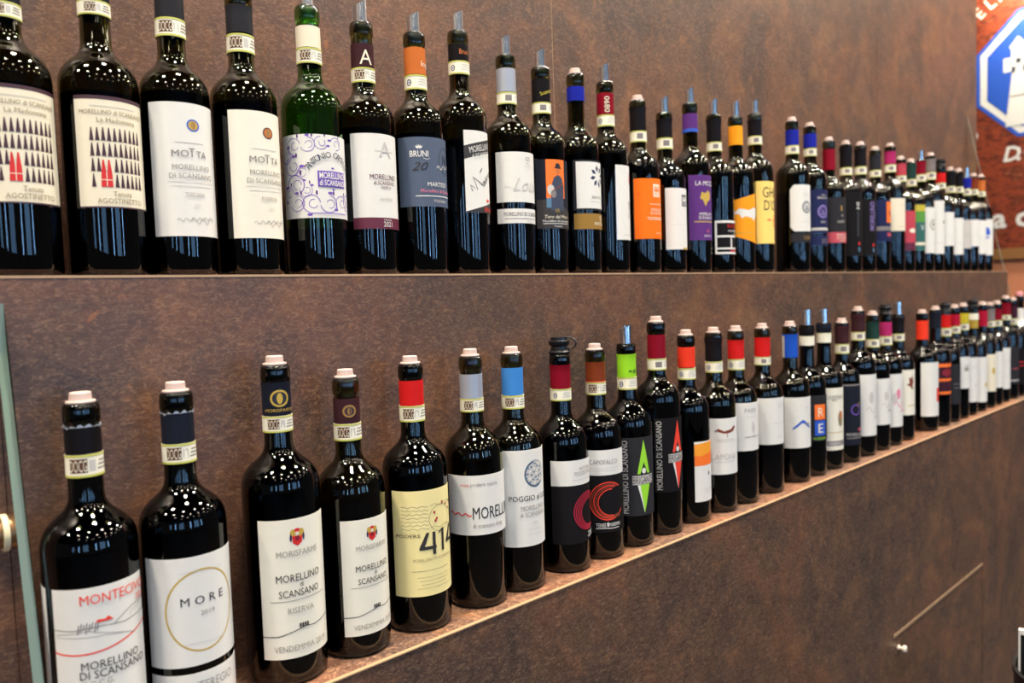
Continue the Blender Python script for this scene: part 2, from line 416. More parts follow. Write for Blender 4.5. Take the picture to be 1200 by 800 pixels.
lt = T('O', -1.345, .735, .066, 'white') + [o for k, c in enumerate('D.OCG') for o in T(c, -1.195 + (0, .058, .085, .16, .235)[k], .615, .072, 'white', shear=.22, al='l', bold=.025)] + T('a', -1.244, .28, .098, 'white', al='l', bold=.03) + T('c', -1.14, .28, .098, 'white', al='l', bold=.03)
lt += TA('TELA', cy, cz, .46, .06, 'ivory', 139, 116)
pprint('letter', lt, 0)

# ---- black bin with a white-edged board in front of the counter's far end
bn = tag(empty('bin', (1.88, .33, 0)), 'black bin at the lower right edge in front of the counter', 'bin')
link('bucket', lathe('bucket', [(0, 0), (.128, 0), (.133, .02), (.133, .60), (.136, .60), (.136, .61), (.1285, .61), (.1285, .02), (0, .02)], 36), BLACKP, bn, True)
bd = tag(empty('price_board', (1.88, .33, .022)), 'black board with a thin white border standing in the black bin', 'board')
bd.rotation_euler.z = R_(100)
box('board', -.120, .120, -.005, .005, 0, .65, mat('black_board', (16, 15, 16), .5), bd)
box('border', -.1238, -.1202, -.006, .006, .56, .6598, paper('white'), bd)
box('border', .1202, .1238, -.006, .006, .56, .6598, paper('white'), bd)
box('border', -.1201, .1201, -.006, .006, .6502, .6598, paper('white'), bd)

# ------------------------------------------------------------------ wine bottles
def outer_profile(h, R):
    zs, zn = h - .126, h - .081
    pts = [(0, .018), (R * .45, .010), (R - .009, .0015), (R - .006, 0), (R - .0025, .001), (R - .0006, .0035), (R, .007), (R, zs * .5), (R, zs)]
    rn = .0142
    p0, p1, p2, p3 = (R, zs), (R, zs + .030), (rn + .0015, zn - .020), (rn, zn)
    for i in range(1, 13):
        t = i / 12; a, b, c, d = (1 - t) ** 3, 3 * t * (1 - t) ** 2, 3 * t * t * (1 - t), t ** 3
        pts.append((a * p0[0] + b * p1[0] + c * p2[0] + d * p3[0], a * p0[1] + b * p1[1] + c * p2[1] + d * p3[1]))
    pts += [(rn - .0004, h - .05), (rn - .0008, h - .0185), (.0146, h - .0165), (.0150, h - .013), (.0149, h - .006), (.0143, h - .0015), (.0128, h)]
    return pts
def rad_at(prof, z):
    best = prof[-1][0]
    for (r0, z0), (r1, z1) in zip(prof[5:], prof[6:]):
        if z0 <= z <= z1 and z1 > z0: return r0 + (r1 - r0) * (z - z0) / (z1 - z0)
    return best
def glass_and_wine(root, h, R, fill, glass):
    o = outer_profile(h, R)
    t = .0026
    inn = [(max(r - t, .0092), z) for r, z in o if z >= .007 and z < h - .02]
    inn = [(R - .010, .0075), (R - .005, .0085)] + [(r, max(z, .012)) for r, z in inn]
    prof = o + [(.0100, h), (.0092, h - .003)] + [(r, z) for r, z in reversed(inn)] + [(R * .45, .0145), (0, .0225)]
    link('glass_body', lathe('glass_body', prof, 44), GLASS[glass], root, True, 50)
    wp = [(0, .0223), (R * .45, .0143)]
    for k, (r, z) in enumerate(inn):
        if z < fill: wp.append((r + .0003, z - (.0002 if k < 2 else 0)))
    full = [(0, 0)] * 5 + inn
    rf = max([.0092] + [inn[i][0] + (inn[i + 1][0] - inn[i][0]) * (fill - inn[i][1]) / (inn[i + 1][1] - inn[i][1]) for i in range(len(inn) - 1) if inn[i][1] <= fill < inn[i + 1][1]])
    wp += [(rf + .0003, fill), (0, fill)]
    link('wine', lathe('wine', wp, 44), WINE, root, True, 50)
    return o

def ring(name, o, z0, z1, t, m, parent, lo=.00005, torn=False, n=6):
    pts = [(rad_at(o, z0) + lo, z0)]
    for i in range(n + 1):
        z = z0 + (z1 - z0) * i / n; pts.append((max(rad_at(o, z), .0138 if z > .2 else 0) + t, z))
    pts.append((pts[-1][0] - t + lo, z1))
    jag = (lambda i: .0012 * math.sin(i * 1.7) + .0010 * math.sin(i * .63 + 1) + rnd.uniform(-.0004, .0004)) if torn else None
    return link(name, lathe(name, pts, 44, jag), m, parent, True)

def stopper(root, kind, h, phi):
    if kind == 'cork':
        tilt = rnd.uniform(-.0006, .0006)
        link('stopper', lathe('stopper', [(0, h - .018), (.0088, h - .018), (.0090, h + .0002), (.0117, h + .0003), (.0120, h + .0010), (.0117, h + .0022), (.0090, h + .0026), (.0086, h + .0088), (.0080, h + .0095), (0, h + .0095)], 28), CORK, root, True)
    elif kind == 'spout':                      # a sheet of foil rolled into a pouring tube, cut at a slant
        v, f = [], []; n, H = 40, rnd.uniform(.030, .036); a0 = rnd.uniform(0, 6.28)
        for i in range(n + 1):
            a = a0 + 7.4 * i / n; rr = .0072 + .0012 * i / n
            top = h + H - .009 * (1 + math.cos(a - R_(-phi) + 1.2)) / 2
            for r in (rr, rr + .00035):
                for z in (h - .020, top): v.append((r * math.sin(a), -r * math.cos(a), z))
        for i in range(n):
            k = 4 * i; f += [(k, k + 1, k + 5, k + 4), (k + 2, k + 6, k + 7, k + 3), (k + 1, k + 3, k + 7, k + 5), (k, k + 4, k + 6, k + 2)]
        f += [(0, 2, 3, 1), (4 * n, 4 * n + 1, 4 * n + 3, 4 * n + 2)]
        link('pouring_spout', pymesh('pouring_spout', v, f), STEEL, root, True)
    elif kind in ('pourer', 'pump'):
        s = link('pourer_cap', lathe('pourer_cap', [(0, h - .016), (.0088, h - .016), (.009, h + .0003), (.0152, h + .0004), (.0156, h + .003), (.0125, h + .0055), (.0116, h + .011), (.0138, h + .0125), (.0150, h + .0145), (.0150, h + .018), (.0120, h + .0195), (.0116, h + .0235), (0, h + .0245)], 28), BLACKP, root, True)
        if kind == 'pourer':
            a = R_(-phi + 78); c, d = math.sin(a), -math.cos(a)
            pts = [(c * (.0115 + .0125 * math.sin(t)), d * (.0115 + .0125 * math.sin(t)), h + .0145 + .0085 * math.cos(t)) for t in [math.pi * k / 12 for k in range(13)]]
            link('tether', tube('tether', pts, .0012), BLACKP, s, True)
    elif kind == 'pinkcork':
        link('stopper', lathe('stopper', [(0, h - .018), (.0088, h - .018), (.0098, h + .0003), (.0105, h + .004), (.0105, h + .013), (.0095, h + .0145), (0, h + .0145)], 28), mat('pink_stopper', (232, 150, 160), .5), root, True)

def W(row, X, h, label, cap=None, band=None, stop='cork', labels=(), R=.0365, fill=None, glass='dark', torn=False, capart=None):
    Y, z = (.85, US) if row == 'U' else (.745, LS)
    root = tag(empty('wine_bottle', (X, Y, z + .0006)), label, 'bottle', 'wine bottles on the upper shelf' if row == 'U' else 'wine bottles on the lower shelf')
    phi = math.degrees(math.atan2(X, Y))
    if fill is None: fill = rnd.uniform(.165, .2)
    o = glass_and_wine(root, h, R, fill, glass)
    if cap:
        cp = ring('neck_foil', o, cap[1], cap[2], .0007, foil(cap[0]), root, torn=torn)
        if torn:
            ring('torn_edge', o, cap[2] - .0005, cap[2], .0010, foil('silver'), cp, torn=True, n=1)
        if capart: wrap_print(capart, cp, .0146, cap[1], cap[2] - cap[1], -phi + 6, .0004)
    if band:
        st, z0, z1 = band
        b = ring('neck_band', o, z0, z1, .0011, paper('band'), root, n=2)
        H = z1 - z0
        wrap_print(Q(-4, 0, 4, .10, 'bandgreen') + Q(-4, .9, 4, 1, 'bandgreen'), b, rad_at(o, z0 + .004), z0, H, -phi, .0012)
        r = rad_at(o, z0 + H / 2)
        if st == 'docg':
            ops = Q(-.60, .20, .10, .82, 'brown') + T('DOCG', -.25, .25, .52, 'cream', w=.66) + Q(.16, .25, .42, .75, 'pale') + LINES(.80, .30, .60, 3, -.18, 'dusty', .06)
            wrap_print(ops, b, r, z0, H, -phi, .0012)
        elif st == 'crest':
            ops = G(-.45, .46, .17, .24, .07, 'navy', n=14) + Q(-.50, .40, -.40, .52, 'blue') + LINES(.55, .30, .85, 3, -.18, 'pale', .06)
            wrap_print(ops, b, r, z0, H, -phi, .0012)
        elif st == 'lines':
            wrap_print(Q(-.1, .25, .45, .75, 'dusty') + LINES(.95, .30, .6, 3, -.18, 'pale', .07), b, r, z0, H, -phi, .0012)
    stopper(root, stop, h, phi)
    for L in labels:
        al, hw, z0, z1, col, ops = L[:6]
        shape = L[6] if len(L) > 6 else None
        sh = link('label', curved_sheet('label', R, z0, z1, al, hw, shape=shape), paper(col), root, True)
        H = z1 - z0
        if ops: wrap_print(ops, sh, R, z0, H, al, .00042, R_(hw) * R / H - .0002)
    return root

def seal(u, v, a, b): return E(u, v, .05, .046, a) + E(u, v, .038, .035, b) + E(u, v, .018, .03, 'brass')
def agostino():
    o = Q(-.6, .967, .6, 1, 'plum') + Q(-.6, 0, .6, .012, 'plum') + T('MORELLINO di SCANSANO', 0, .835, .04, 'olivegrey', w=.58) + T('La Madonnina', .02, .765, .042, 'olivegrey', w=.34) + LINES(0, .905, .4, 1, .02, 'pale', .006)
    for r in range(4):
        v0 = .60 - r * .138
        for k in range(10):
            if (r == 2 and k in (2, 3)) or (r == 3 and k in (1, 2, 3)): continue
            u = -.2 + k * .047
            o += P([(u - .018, v0), (u + .018, v0), (u + .004, v0 + .118), (u - .004, v0 + .118)], 'plum')
    for u in (-.118, -.072):
        o += P([(u - .024, .186), (u + .024, .186), (u + .022, .30), (u + .006, .43), (u - .006, .43), (u - .020, .30)], 'red')
    o += S([(-.095, .186), (-.095, .40)], .006, 'cream') + S([(-.145, .25), (-.05, .25)], .006, 'cream')
    return o + T('Tenuta', .03, .105, .045, 'olivegrey', w=.16) + T('AGOSTINETTO', .02, .04, .045, 'olivegrey', w=.40)
def motta(a, b, last):
    o = seal(.03, .835, a, b) + LINES(0, .70, .22, 1, .02, 'pale', .005)
    o += T('MO', -.075, .595, .05, 'dusty', w=.12) + T('T', .008, .595, .068, 'dusty', w=.045) + T('TA', .085, .595, .05, 'dusty', w=.085)
    o += T('MORELLINO', .01, .50, .038, 'grey', w=.29) + T('DI SCANSANO', .01, .435, .038, 'grey', w=.34)
    o += LINES(.01, .405, .36, 2, .03, 'pale', .004) + T(last, .02, .30, .028, 'grey', w=.15) + T('2021', .03, .225, .02, 'pale', w=.05)
    return o + S(wave(-.12, .18, .12, .012, 6, 60, .02), .004, 'grey') + S(wave(-.02, .16, .115, .02, 2.5, 40), .004, 'grey')
def scroll(u, v, s, k, col='violet'):
    o = G(u, v, .10 * s, .10 * s, .008 * s, col, k, k + 250, 20) + G(u + .02 * s, v, .05 * s, .05 * s, .007 * s, col, k + 60, k + 330, 14)
    a = R_(k + 250)
    lx, ly = u + .12 * s * math.cos(a), v + .12 * s * math.sin(a)
    return o + E(lx, ly, .030 * s, .016 * s, 'violet', 8) + E(u + .06 * s, v + .12 * s, .012 * s, .028 * s, 'purple', 8)
def camillo():
    o = []
    for u, v, s, k in ((-.44, .86, 1, 20), (-.26, .88, .9, 200), (-.47, .62, 1.1, 110), (-.43, .40, 1.2, 300), (-.34, .53, .7, 40), (-.30, .33, .8, 150), (-.42, .18, 1, 200),
                       (-.24, .17, 1.1, 10), (-.03, .17, 1.1, 190), (.16, .18, 1, 330), (-.10, .90, .8, 90), (.10, .90, .8, 270), (.30, .2, 1, 60), (-.55, .3, .9, 0), (-.56, .75, .9, 180)):
        o += scroll(u, v, s, k)
    o += TA('ANTONIO CAMILLO', .03, .40, .36, .075, 'slatedark', 143, 37)
    o += Q(-.155, .375, .235, .565, 'violet') + T('MORELLINO', .04, .475, .072, 'white', w=.35, bold=.02) + T('di SCANSANO', .04, .39, .066, 'white', w=.35, bold=.02)
    o += E(.04, .60, .02, .012, 'violet', 8) + E(.04, .345, .02, .012, 'violet', 8) + LINES(.0, .05, .5, 1, .02, 'lilac', .012)
    return o
def crest(u, v, s):
    o = E(u - .05 * s, v + .05 * s, .035 * s, .05 * s, 'gold', 10) + E(u + .05 * s, v + .05 * s, .035 * s, .05 * s, 'gold', 10) + E(u, v + .085 * s, .035 * s, .022 * s, 'red', 10)
    o += P([(u - .06 * s, v + .02 * s), (u + .06 * s, v + .02 * s), (u + .055 * s, v - .06 * s), (u, v - .10 * s), (u - .055 * s, v - .06 * s)], 'red')
    o += E(u - .075 * s, v + .0 * s, .014 * s, .045 * s, 'navy', 8) + E(u + .075 * s, v, .014 * s, .045 * s, 'navy', 8) + E(u, v - .01 * s, .03 * s, .028 * s, 'darkred', 8) + E(u, v + .05 * s, .022 * s, .018 * s, 'cream', 8)
    return o
def farms(res):
    o = crest(-.005, .865, .62) + T('MORISFARMS', 0, .735, .042, 'grey', w=.31)
    o += T('MORELLINO', 0, .555, .052, 'ink', w=.33) + T('di', .01, .508, .04, 'ink', w=.025) + T('SCANSANO', 0, .445, .05, 'ink', w=.30) + LINES(0, .415, .42, 1, .02, 'grey', .005)
    if res: o += T('RISERVA', 0, .325, .042, 'grey', w=.19)
    o += S([(-.33, .165), (-.16, .168), (-.06, .195), (.02, .215), (.10, .205), (.20, .22), (.33, .23)], .006, 'ink')
    for k in range(4): o += Q(-.02 + k * .018, .215, -.006 + k * .018, .245, 'ink')
    return o + T('VENDEMMIA 2019', 0, .055, .042, 'grey', w=.40)
def bruni7():
    o = T('BRUNI', -.25, .715, .085, 'white', w=.27, bold=.01)
    for a in (-40, -20, 0, 20, 40):
        s, c = math.sin(R_(a)), math.cos(R_(a)); o += P([(-.25 + .02 * s, .81 + .02 * c), (-.25 + .05 * s - .010 * c, .81 + .05 * c + .010 * s), (-.25 + .085 * s, .81 + .085 * c), (-.25 + .05 * s + .010 * c, .81 + .05 * c - .010 * s)], 'white')
    o += S(curve(lambda t: (-.25 + .06 + .10 * t, .70 - .02 * math.sin(3.1 * t))), .006, 'white') + T('20', -.26, .52, .12, 'ink', w=.20, shear=.5)
    o += G(.21, .68, .15, .2, .014, 'slatedark') + T('N', .21, .60, .17, 'slatedark', w=.13) + S(wave(.02, .36, .56, .03, 3, 40, .05), .014, 'pale')
    o += T('MARTEDI', -.14, .29, .062, 'white', w=.34, al='l') + T('Morellino di Scansano', -.25, .20, .05, 'pink', w=.62, shear=.25, al='l')
    return o + Q(-.32, .145, .4, .157, 'white') + T('TOSCANA', -.06, .06, .04, 'pale', w=.24, al='l')
def bruni8():
    o = P([(-.3, .64), (.3, .79), (.3, .96), (-.3, .80)], 'ink') + T('MORELLINO', -.02, .80, .075, 'white', w=.36, rot=13) + T('di SCANSANO', .0, .715, .06, 'white', w=.34, rot=13)
    o += S([(-.17, .26), (-.20, .33), (-.10, .28), (-.16, .43), (-.02, .34)], .014, 'ink') + T('aire', .06, .43, .075, 'ink', w=.24, rot=42, shear=.3)
    o += S([(-.06, .49), (-.02, .55)], .012, 'ink')
    o += P([(-.3, 0), (.3, 0), (.3, .17), (-.3, .0)], 'ink') + T('BRUNI', .09, .015, .055, 'brightred', w=.17)
    for a in (-50, -25, 0, 25, 50):
        s, c = math.sin(R_(a)), math.cos(R_(a)); o += P([(.09 + .01 * s, .125 + .01 * c), (.09 + .035 * s - .008 * c, .125 + .035 * c + .008 * s), (.09 + .065 * s, .125 + .065 * c), (.09 + .035 * s + .008 * c, .125 + .035 * c - .008 * s)], 'brightred')
    return o
def guitar():
    o = Q(-.17, .44, .15, 1, 'orange') + P([(-.6, .40), (-.15, .42), (.05, .36), (.25, .26), (.6, .30), (.6, 0), (-.6, 0)], 'ink')
    o += P([(-.11, .26), (.12, .26), (.13, .62), (.09, .74), (.02, .78), (-.05, .74), (-.10, .6)], 'slatedark') + E(.02, .84, .038, .055, 'copper', 12) + P([(-.05, .875), (.085, .86), (.075, .885), (.05, .94), (-.005, .95), (-.03, .89)], 'black')
    o += E(-.10, .56, .055, .075, 'pale', 12) + E(-.06, .50, .045, .06, 'dusty', 12) + S([(-.08, .54), (.12, .66)], .014, 'chestnut') + Q(-.17, .30, -.10, .44, 'steelblue')
    return o + T('OS', -.01, .235, .05, 'gold', w=.07) + T('Toro del Moro', 0, .145, .05, 'cream', w=.42, shear=.2) + T('Morellino di Scansano', 0, .09, .035, 'white', w=.46) + Q(-.23, .066, .23, .074, 'white') + T('Toscana', 0, .02, .026, 'white', w=.14)
def star(u, v, r, col):
    o = []
    for k in range(8):
        a = 45 * k + 12; f = lambda rr, d: (u + rr * math.cos(R_(a + d)), v + rr * math.sin(R_(a + d)))
        o += P([f(.35 * r, 0), f(.72 * r, -15), f(r, 0), f(.72 * r, 15)], col)
    return o
def castle(u, v, w, bg, fg):
    o = Q(u - w, v - 1.25 * w, u + w, v + 1.25 * w, bg)
    for k in (-1, 0, 1): o += Q(u + k * .55 * w - .16 * w, v + .15 * w, u + k * .55 * w + .16 * w, v + .85 * w, fg)
    o += Q(u - .75 * w, v - .2 * w, u + .75 * w, v + .25 * w, fg)
    for k in range(3): o += Q(u - .8 * w, v - .95 * w + k * .25 * w, u + .8 * w, v - .86 * w + k * .25 * w, fg)
    return o
def scans(u, v, col, s=1.0): return T('MORELLINO', u, v, .05 * s, col, w=.30 * s) + T('DI SCANSANO', u, v - .065 * s, .05 * s, col, w=.32 * s)
def cmark(u, v, col, f1='crimson'):
    o = []
    for k in range(5):
        rr = .235 - k * .017; o += G(u + .008 * k, v - .004 * k, rr, rr, .013, col if k % 2 else f1, 48 + 9 * k, 330 - 12 * k, 30)
    return o + E(u + .12, v - .185, .05, .022, col, 10)
def brigante(col, al):
    o = T('MORELLINO DI SCANSANO', -.285 + al, .5, .075, 'pale', w=.93, rot=90)
    o += P([(0, .97), (-.095, .535), (.095, .535)], col) + P([(-.055, .535), (.055, .535), (0, .68)], 'black') + E(0, .572, .032, .036, 'white', 12)
    o += P([(-.095, .395), (0, .395), (0, .03)], 'white') + P([(-.06, .395), (.095, .395), (0, .03)], col) + P([(.055, .395), (.085, .395), (.0, .03)], 'white')
    return o + Q(-.16, .40, .16, .515, 'pale') + T('BRIGANTE', 0, .41, .095, 'black', w=.31)
def octo(c): return (lambda a: 1 - max(0, abs(a) - (1 - c)) * .5, lambda a: max(0, abs(a) - (1 - c)) * .5)
def ringseal(u, v, r, col, s=''): return G(u, v, r, r, r * .18, col) + T('a', u, v - r * .42, r * .95, col, w=r * .75) + G(u, v, r * .66, r * .66, r * .08, col)
def sketch(u, v, s, col, k=5):
    o = []
    for i in range(k): o += S(curve(lambda t: (u + s * (.5 * math.sin(5 * t + i) * t), v + s * (t - .5) + .05 * s * i), 10), .012 * s * 2, col)
    return o

# ---------------- upper shelf, from the left end
W('U', .1570, .308, 'dark bottle with cream label of spiky cypress rows, leftmost on the upper shelf', ('bluefoil', .252, .284), ('docg', .238, .252), 'cork', [(8, 56, .066, .172, 'cream', agostino())], .0365, .175, 'olive')
W('U', .2350, .312, 'dark bottle with cream label of spiky cypress rows, second on the upper shelf', ('bluefoil', .271, .292), ('docg', .257, .271), 'cork', [(4, 56, .066, .173, 'cream', agostino())], .0366, .178, 'olive')
W('U', .3085, .314, 'dark bottle with tall white label under a round blue and gold seal', ('charcoal', .270, .296), ('docg', .251, .270), 'cork', [(1, 66, .041, .178, 'white', motta('blue', 'gold', 'TOSCANA'))], .0352, .19, 'olive')
W('U', .385, .318, 'dark bottle with tall ivory label under a round copper and black seal', ('charcoal', .271, .301), ('docg', .249, .269), 'cork', [(10, 62, .041, .180, 'ivory', motta('brown', 'copper', 'RISERVA'))], .0365, .19, 'olive')
W('U', .470, .321, 'green glass bottle with white label covered in violet scrolls', ('cream', .271, .296), ('docg', .252, .270), 'spout', [(0, 100, .067, .164, 'white', camillo())], .0365, .055, 'green')
W('U', .545, .318, 'dark bottle with white label ending in a maroon stripe dated 2021', ('maroonfoil', .261, .290), ('docg', .242, .260), 'spout',
  [(2, 66, .057, .174, 'white', T('A', .02, .76, .16, 'pale', w=.15) + Q(-.1, .815, .14, .822, 'pale') + T('MORELLINO', 0, .52, .055, 'maroon', w=.33) + T('di SCANSANO', .01, .465, .04, 'maroon', w=.27) + T('RISERVA', .02, .425, .025, 'maroon', w=.13) + T('AMTENO', .02, .30, .035, 'pale', w=.17) + Q(-.5, 0, .5, .118, 'maroon') + T('TOSCANA', .02, .085, .018, 'white', w=.1) + T('2021', .02, .022, .055, 'white', w=.11))],
  capart=T('A', .1, .1, .62, 'cream', w=.55), glass='olive', fill=.182)
W('U', .627, .322, 'dark bottle with slate blue label and orange neck foil', ('copper', .266, .301), ('crest', .246, .265), 'spout', [(0, 82, .089, .179, 'slate', bruni7())], capart=T('logi', .4, .3, .2, 'cream', w=.4), glass='olive', fill=.185)
W('U', .703, .340, 'tall dark bottle whose white label is crossed by a slanted black banner', ('darkfoil', .298, .321), ('crest', .279, .297), 'spout', [(11, 46, .085, .197, 'white', bruni8())], capart=T('Bruni', .3, .35, .3, 'copper', w=.6), glass='olive', fill=.185)
W('U', .793, .323, 'olive glass bottle with white label split by a gap and silver neck foil', ('silver', .269, .303), ('lines', .251, .268), 'spout',
  [(0, 74, .1045, .177, 'white', T('OS', .05, .82, .09, 'grey', w=.13) + S(wave(.01, .09, .77, .015, 1), .01, 'grey') + T('Toscana', .05, .70, .04, 'pale', w=.22) + T('Lous', 0, .22, .26, 'pale', w=.62, shear=.45) + S(wave(-.5, -.2, .28, .03, 1), .008, 'pale')),
   (0, 74, .074, .095, 'white', T('MORELLINO DI SCANSANO', -1.75, .50, .26, 'ink', w=3.1, al='l') + Q(-1.7, .28, 1.7, .34, 'grey') + T('TOSCANA', .4, .06, .12, 'pale', w=.9))], glass='olive', fill=.18)
W('U', .866, .319, 'dark bottle with black label showing a guitarist on an orange picture', ('darkfoil', .265, .300), ('lines', .247, .264), 'spout', [(-12, 52, .069, .173, 'bluefoil', guitar())], capart=T('Scansano', .3, .45, .16, 'mustard', w=.8, rot=20), glass='olive', fill=.19)
W('U', .946, .322, 'dark bottle with white star-flower label over a gold strip, blue neck foil', ('royal', .2785, .301), None, 'cork',
  [(2, 62, .101, .180, 'charcoal', Q(-.44, .035, .44, .965, 'white') + star(.08, .68, .23, 'navy') + T('A', .02, .36, .03, 'gold') + T('BRENTINO', .04, .23, .06, 'grey', w=.3) + LINES(.04, .16, .4, 1, .02, 'pale', .012)),
   (2, 62, .071, .0955, 'brass', T('MANTELLASSI', .5, .25, .22, 'cream', w=1.4) + star(.5, .72, .2, 'cream'))], glass='olive', fill=.19)
W('U', 1.020, .322, 'dark bottle with narrow white label and crimson neck foil printed with digits', ('darkred', .267, .302), ('crest', .247, .266), 'spout',
  [(22, 50, .056, .179, 'white', T('8', .05, .77, .12, 'red', w=.08) + T('ME', .02, .46, .06, 'grey', w=.1) + T('TE', .02, .38, .06, 'grey', w=.1) + T('LO', .02, .30, .06, 'grey', w=.1) + T('c', -.2, .95, .02, 'grey') + LINES(0, .06, .3, 1, .02, 'pale'))],
  capart=T('0890', .05, .45, .26, 'cream', w=.75, rot=90), glass='olive')
W('U', 1.108, .304, 'dark bottle with bright orange label and a white castle emblem', ('darkfoil', .251, .292), ('lines', .231, .250), 'cork',
  [(-4, 64, .060, .164, 'orange', castle(.03, .80, .085, 'cream', 'orange') + T('POGGIO BRIGANTE', .03, .56, .024, 'cream', w=.3) + scans(.03, .46, 'cream', .9) + LINES(.02, .345, .4, 2, .03, 'cream', .01) + T('2021', .05, .08, .03, 'cream', w=.1) + S([(-.34, .72), (-.28, .76)], .006, 'red'))], glass='olive')
W('U', 1.186, .294, 'dark bottle with plain white label and a small dark castle emblem', ('darkfoil', .248, .281), ('lines', .227, .247), 'spout', [(2, 58, .043, .153, 'white', castle(.04, .80, .075, 'charcoal', 'white') + LINES(0, .40, .5, 1, .02, 'pale', .004) + Q(-.02, 0, .14, .03, 'gold'))], glass='olive')
W('U', 1.269, .323, 'dark bottle with purple label and a gold vine leaf', ('purple', .2675, .302), None, 'spout',
  [(-12, 52, .062, .183, 'purple', T('LA MOZZA', -.17, .84, .07, 'white', w=.44, al='l') + P([(.0, .52), (-.05, .62), (-.10, .64), (-.07, .74), (.0, .72), (.06, .77), (.12, .72), (.11, .62), (.05, .60)], 'gold') + scans(.02, .38, 'white', .9) + Q(-.2, .275, .22, .29, 'gold') + E(.04, .14, .018, .03, 'rose', 8) + T('2020', .04, .05, .03, 'white', w=.16))],
  capart=Q(-3, 0, 3, .18, 'blue'), glass='olive')
W('U', 1.351, .313, 'dark bottle with low black label framed in white boxes', ('darkfoil', .259, .303), ('lines', .240, .258), 'spout',
  [(0, 60, .037, .102, 'black', Q(-.6, .93, .6, 1, 'white') + Q(-.6, 0, .6, .06, 'white') + Q(-.6, .50, .6, .56, 'white') + Q(-.6, .14, .6, .19, 'white') + Q(-.6, 0, -.53, 1, 'white') + Q(-.08, .14, -.02, .53, 'white') + Q(.30, .14, .36, .53, 'white') + T('ROSSO', .05, .78, .11, 'red', w=.5) + T('morellino', .05, .66, .08, 'white', w=.45) + T('doc', .1, .585, .05, 'white', w=.12) + Q(-.1, .075, .4, .115, 'red'))], glass='olive')
def wolf(): return P([(-.42, .60), (-.30, .58), (-.25, .50), (-.18, .54), (.0, .50), (.05, .44), (.12, .52), (.22, .55), (.34, .66), (.30, .74), (.2, .70), (.05, .72), (-.1, .66), (-.3, .70)], 'white') + E(.24, .64, .02, .02, 'ink', 8) + Q(-.5, .20, .2, .215, 'gold') + E(.22, .19, .02, .04, 'red', 8) + E(.22, .46, .03, .02, 'cream', 8)
W('U', 1.431, .320, 'dark bottle with amber orange label cut at a slant and showing a white animal', ('amber', .261, .299), None, 'spout', [(-4, 66, .060, .160, 'amber', wolf(), (lambda a: .86 + .14 * min(1, (a + 1) * .8), lambda a: .14 - .14 * min(1, (a + 1) * .8)))], glass='olive')
W('U', 1.508, .336, 'dark bottle with tall pale yellow label in big thin black letters', ('darkfoil', .289, .322), ('lines', .270, .288), 'spout',
  [(6, 66, .061, .190, 'palegold', T('GHIO', -.01, .74, .17, 'ink', w=.42) + T("D'OR", -.01, .535, .16, 'ink', w=.38) + S([(.02, .46), (.06, .40), (-.02, .36), (.06, .34), (.01, .27)], .03, 'brightred') + E(-.1, .38, .05, .012, 'brightred', 8) + LINES(.12, .08, .16, 6, -.045, 'olivegrey', .02))], glass='olive')
W('U', 1.671, .341, 'dark bottle with cut-cornered white label, blue seal and deep blue neck foil', ('royal', .287, .321), ('lines', .267, .286), 'cork', [(-10, 62, .092, .195, 'white', ringseal(0, .52, .13, 'navy') + LINES(0, .80, .2, 2, .04, 'pale') + LINES(0, .2, .35, 1, .02, 'pale'), octo(.2)), (-10, 60, .068, .088, 'charcoal', T('SCANSANO', .1, .3, .4, 'brass', w=1.2))], .0365, glass='olive')
W('U', 1.757, .340, 'dark bottle with navy blue label and a pale round seal', ('royal', .291, .322), ('lines', .271, .289), 'cork', [(-16, 62, .090, .190, 'navy', ringseal(0, .50, .15, 'lilac') + T('VAL di', .02, .86, .04, 'pale', w=.14) + T('BRUNA', .0, .79, .05, 'pale', w=.3) + T('doc', 0, .24, .06, 'pale', w=.16) + Q(-.3, .07, .3, .13, 'pale')), (-16, 62, .062, .085, 'navy', T('2021', .2, .25, .45, 'dusty', w=.9))], glass='olive')
W('U', 1.855, .318, 'dark bottle with charcoal label above a rose red block and wine red neck foil', ('darkred', .248, .297), None, 'cork', [(-18, 62, .071, .179, 'charcoal', Q(-.5, 0, .5, .235, 'rose') + T('MORELLINO', .02, .15, .045, 'cream', w=.28) + T('DI SCANSANO', .02, .085, .045, 'cream', w=.3) + T('2020', .02, .03, .035, 'cream', w=.18) + E(.0, .76, .03, .07, 'brass', 8) + E(.02, .60, .03, .03, 'dusty', 8) + T('SASSO', 0, .44, .05, 'pale', w=.22))], glass='olive')
W('U', 1.949, .320, 'dark bottle with black label and small white upright letters beside a red drop', ('darkfoil', .263, .313), ('lines', .243, .262), 'cork', [(-14, 56, .041, .199, 'black', T('HI', -.02, .78, .07, 'white', w=.1, rot=90) + Q(-.04, .30, .0, .70, 'charcoal') + E(0, .19, .022, .03, 'red', 8) + E(0, .1, .02, .04, 'steelblue', 8))], glass='olive')
W('U', 2.035, .327, 'dark bottle with black label and upright lilac lettering beside a red drop', ('darkfoil', .273, .316), ('lines', .252, .272), 'cork', [(-14, 56, .042, .186, 'black', T('MORELLINO', -.02, .70, .11, 'lilac', w=.5, rot=90) + E(0, .19, .022, .03, 'red', 8) + E(0, .1, .02, .04, 'steelblue', 8))], glass='olive')
W('U', 2.128, .325, 'dark bottle with deep blue label and an orange square', ('charcoal', .272, .310), ('lines', .253, .271), 'cork', [(-18, 60, .081, .190, 'navy', Q(-.02, .45, .22, .95, 'orange') + E(.1, .68, .03, .09, 'navy', 8) + Q(-.4, .26, .4, .36, 'dusty') + Q(.0, .12, .2, .2, 'rose'))], glass='olive')
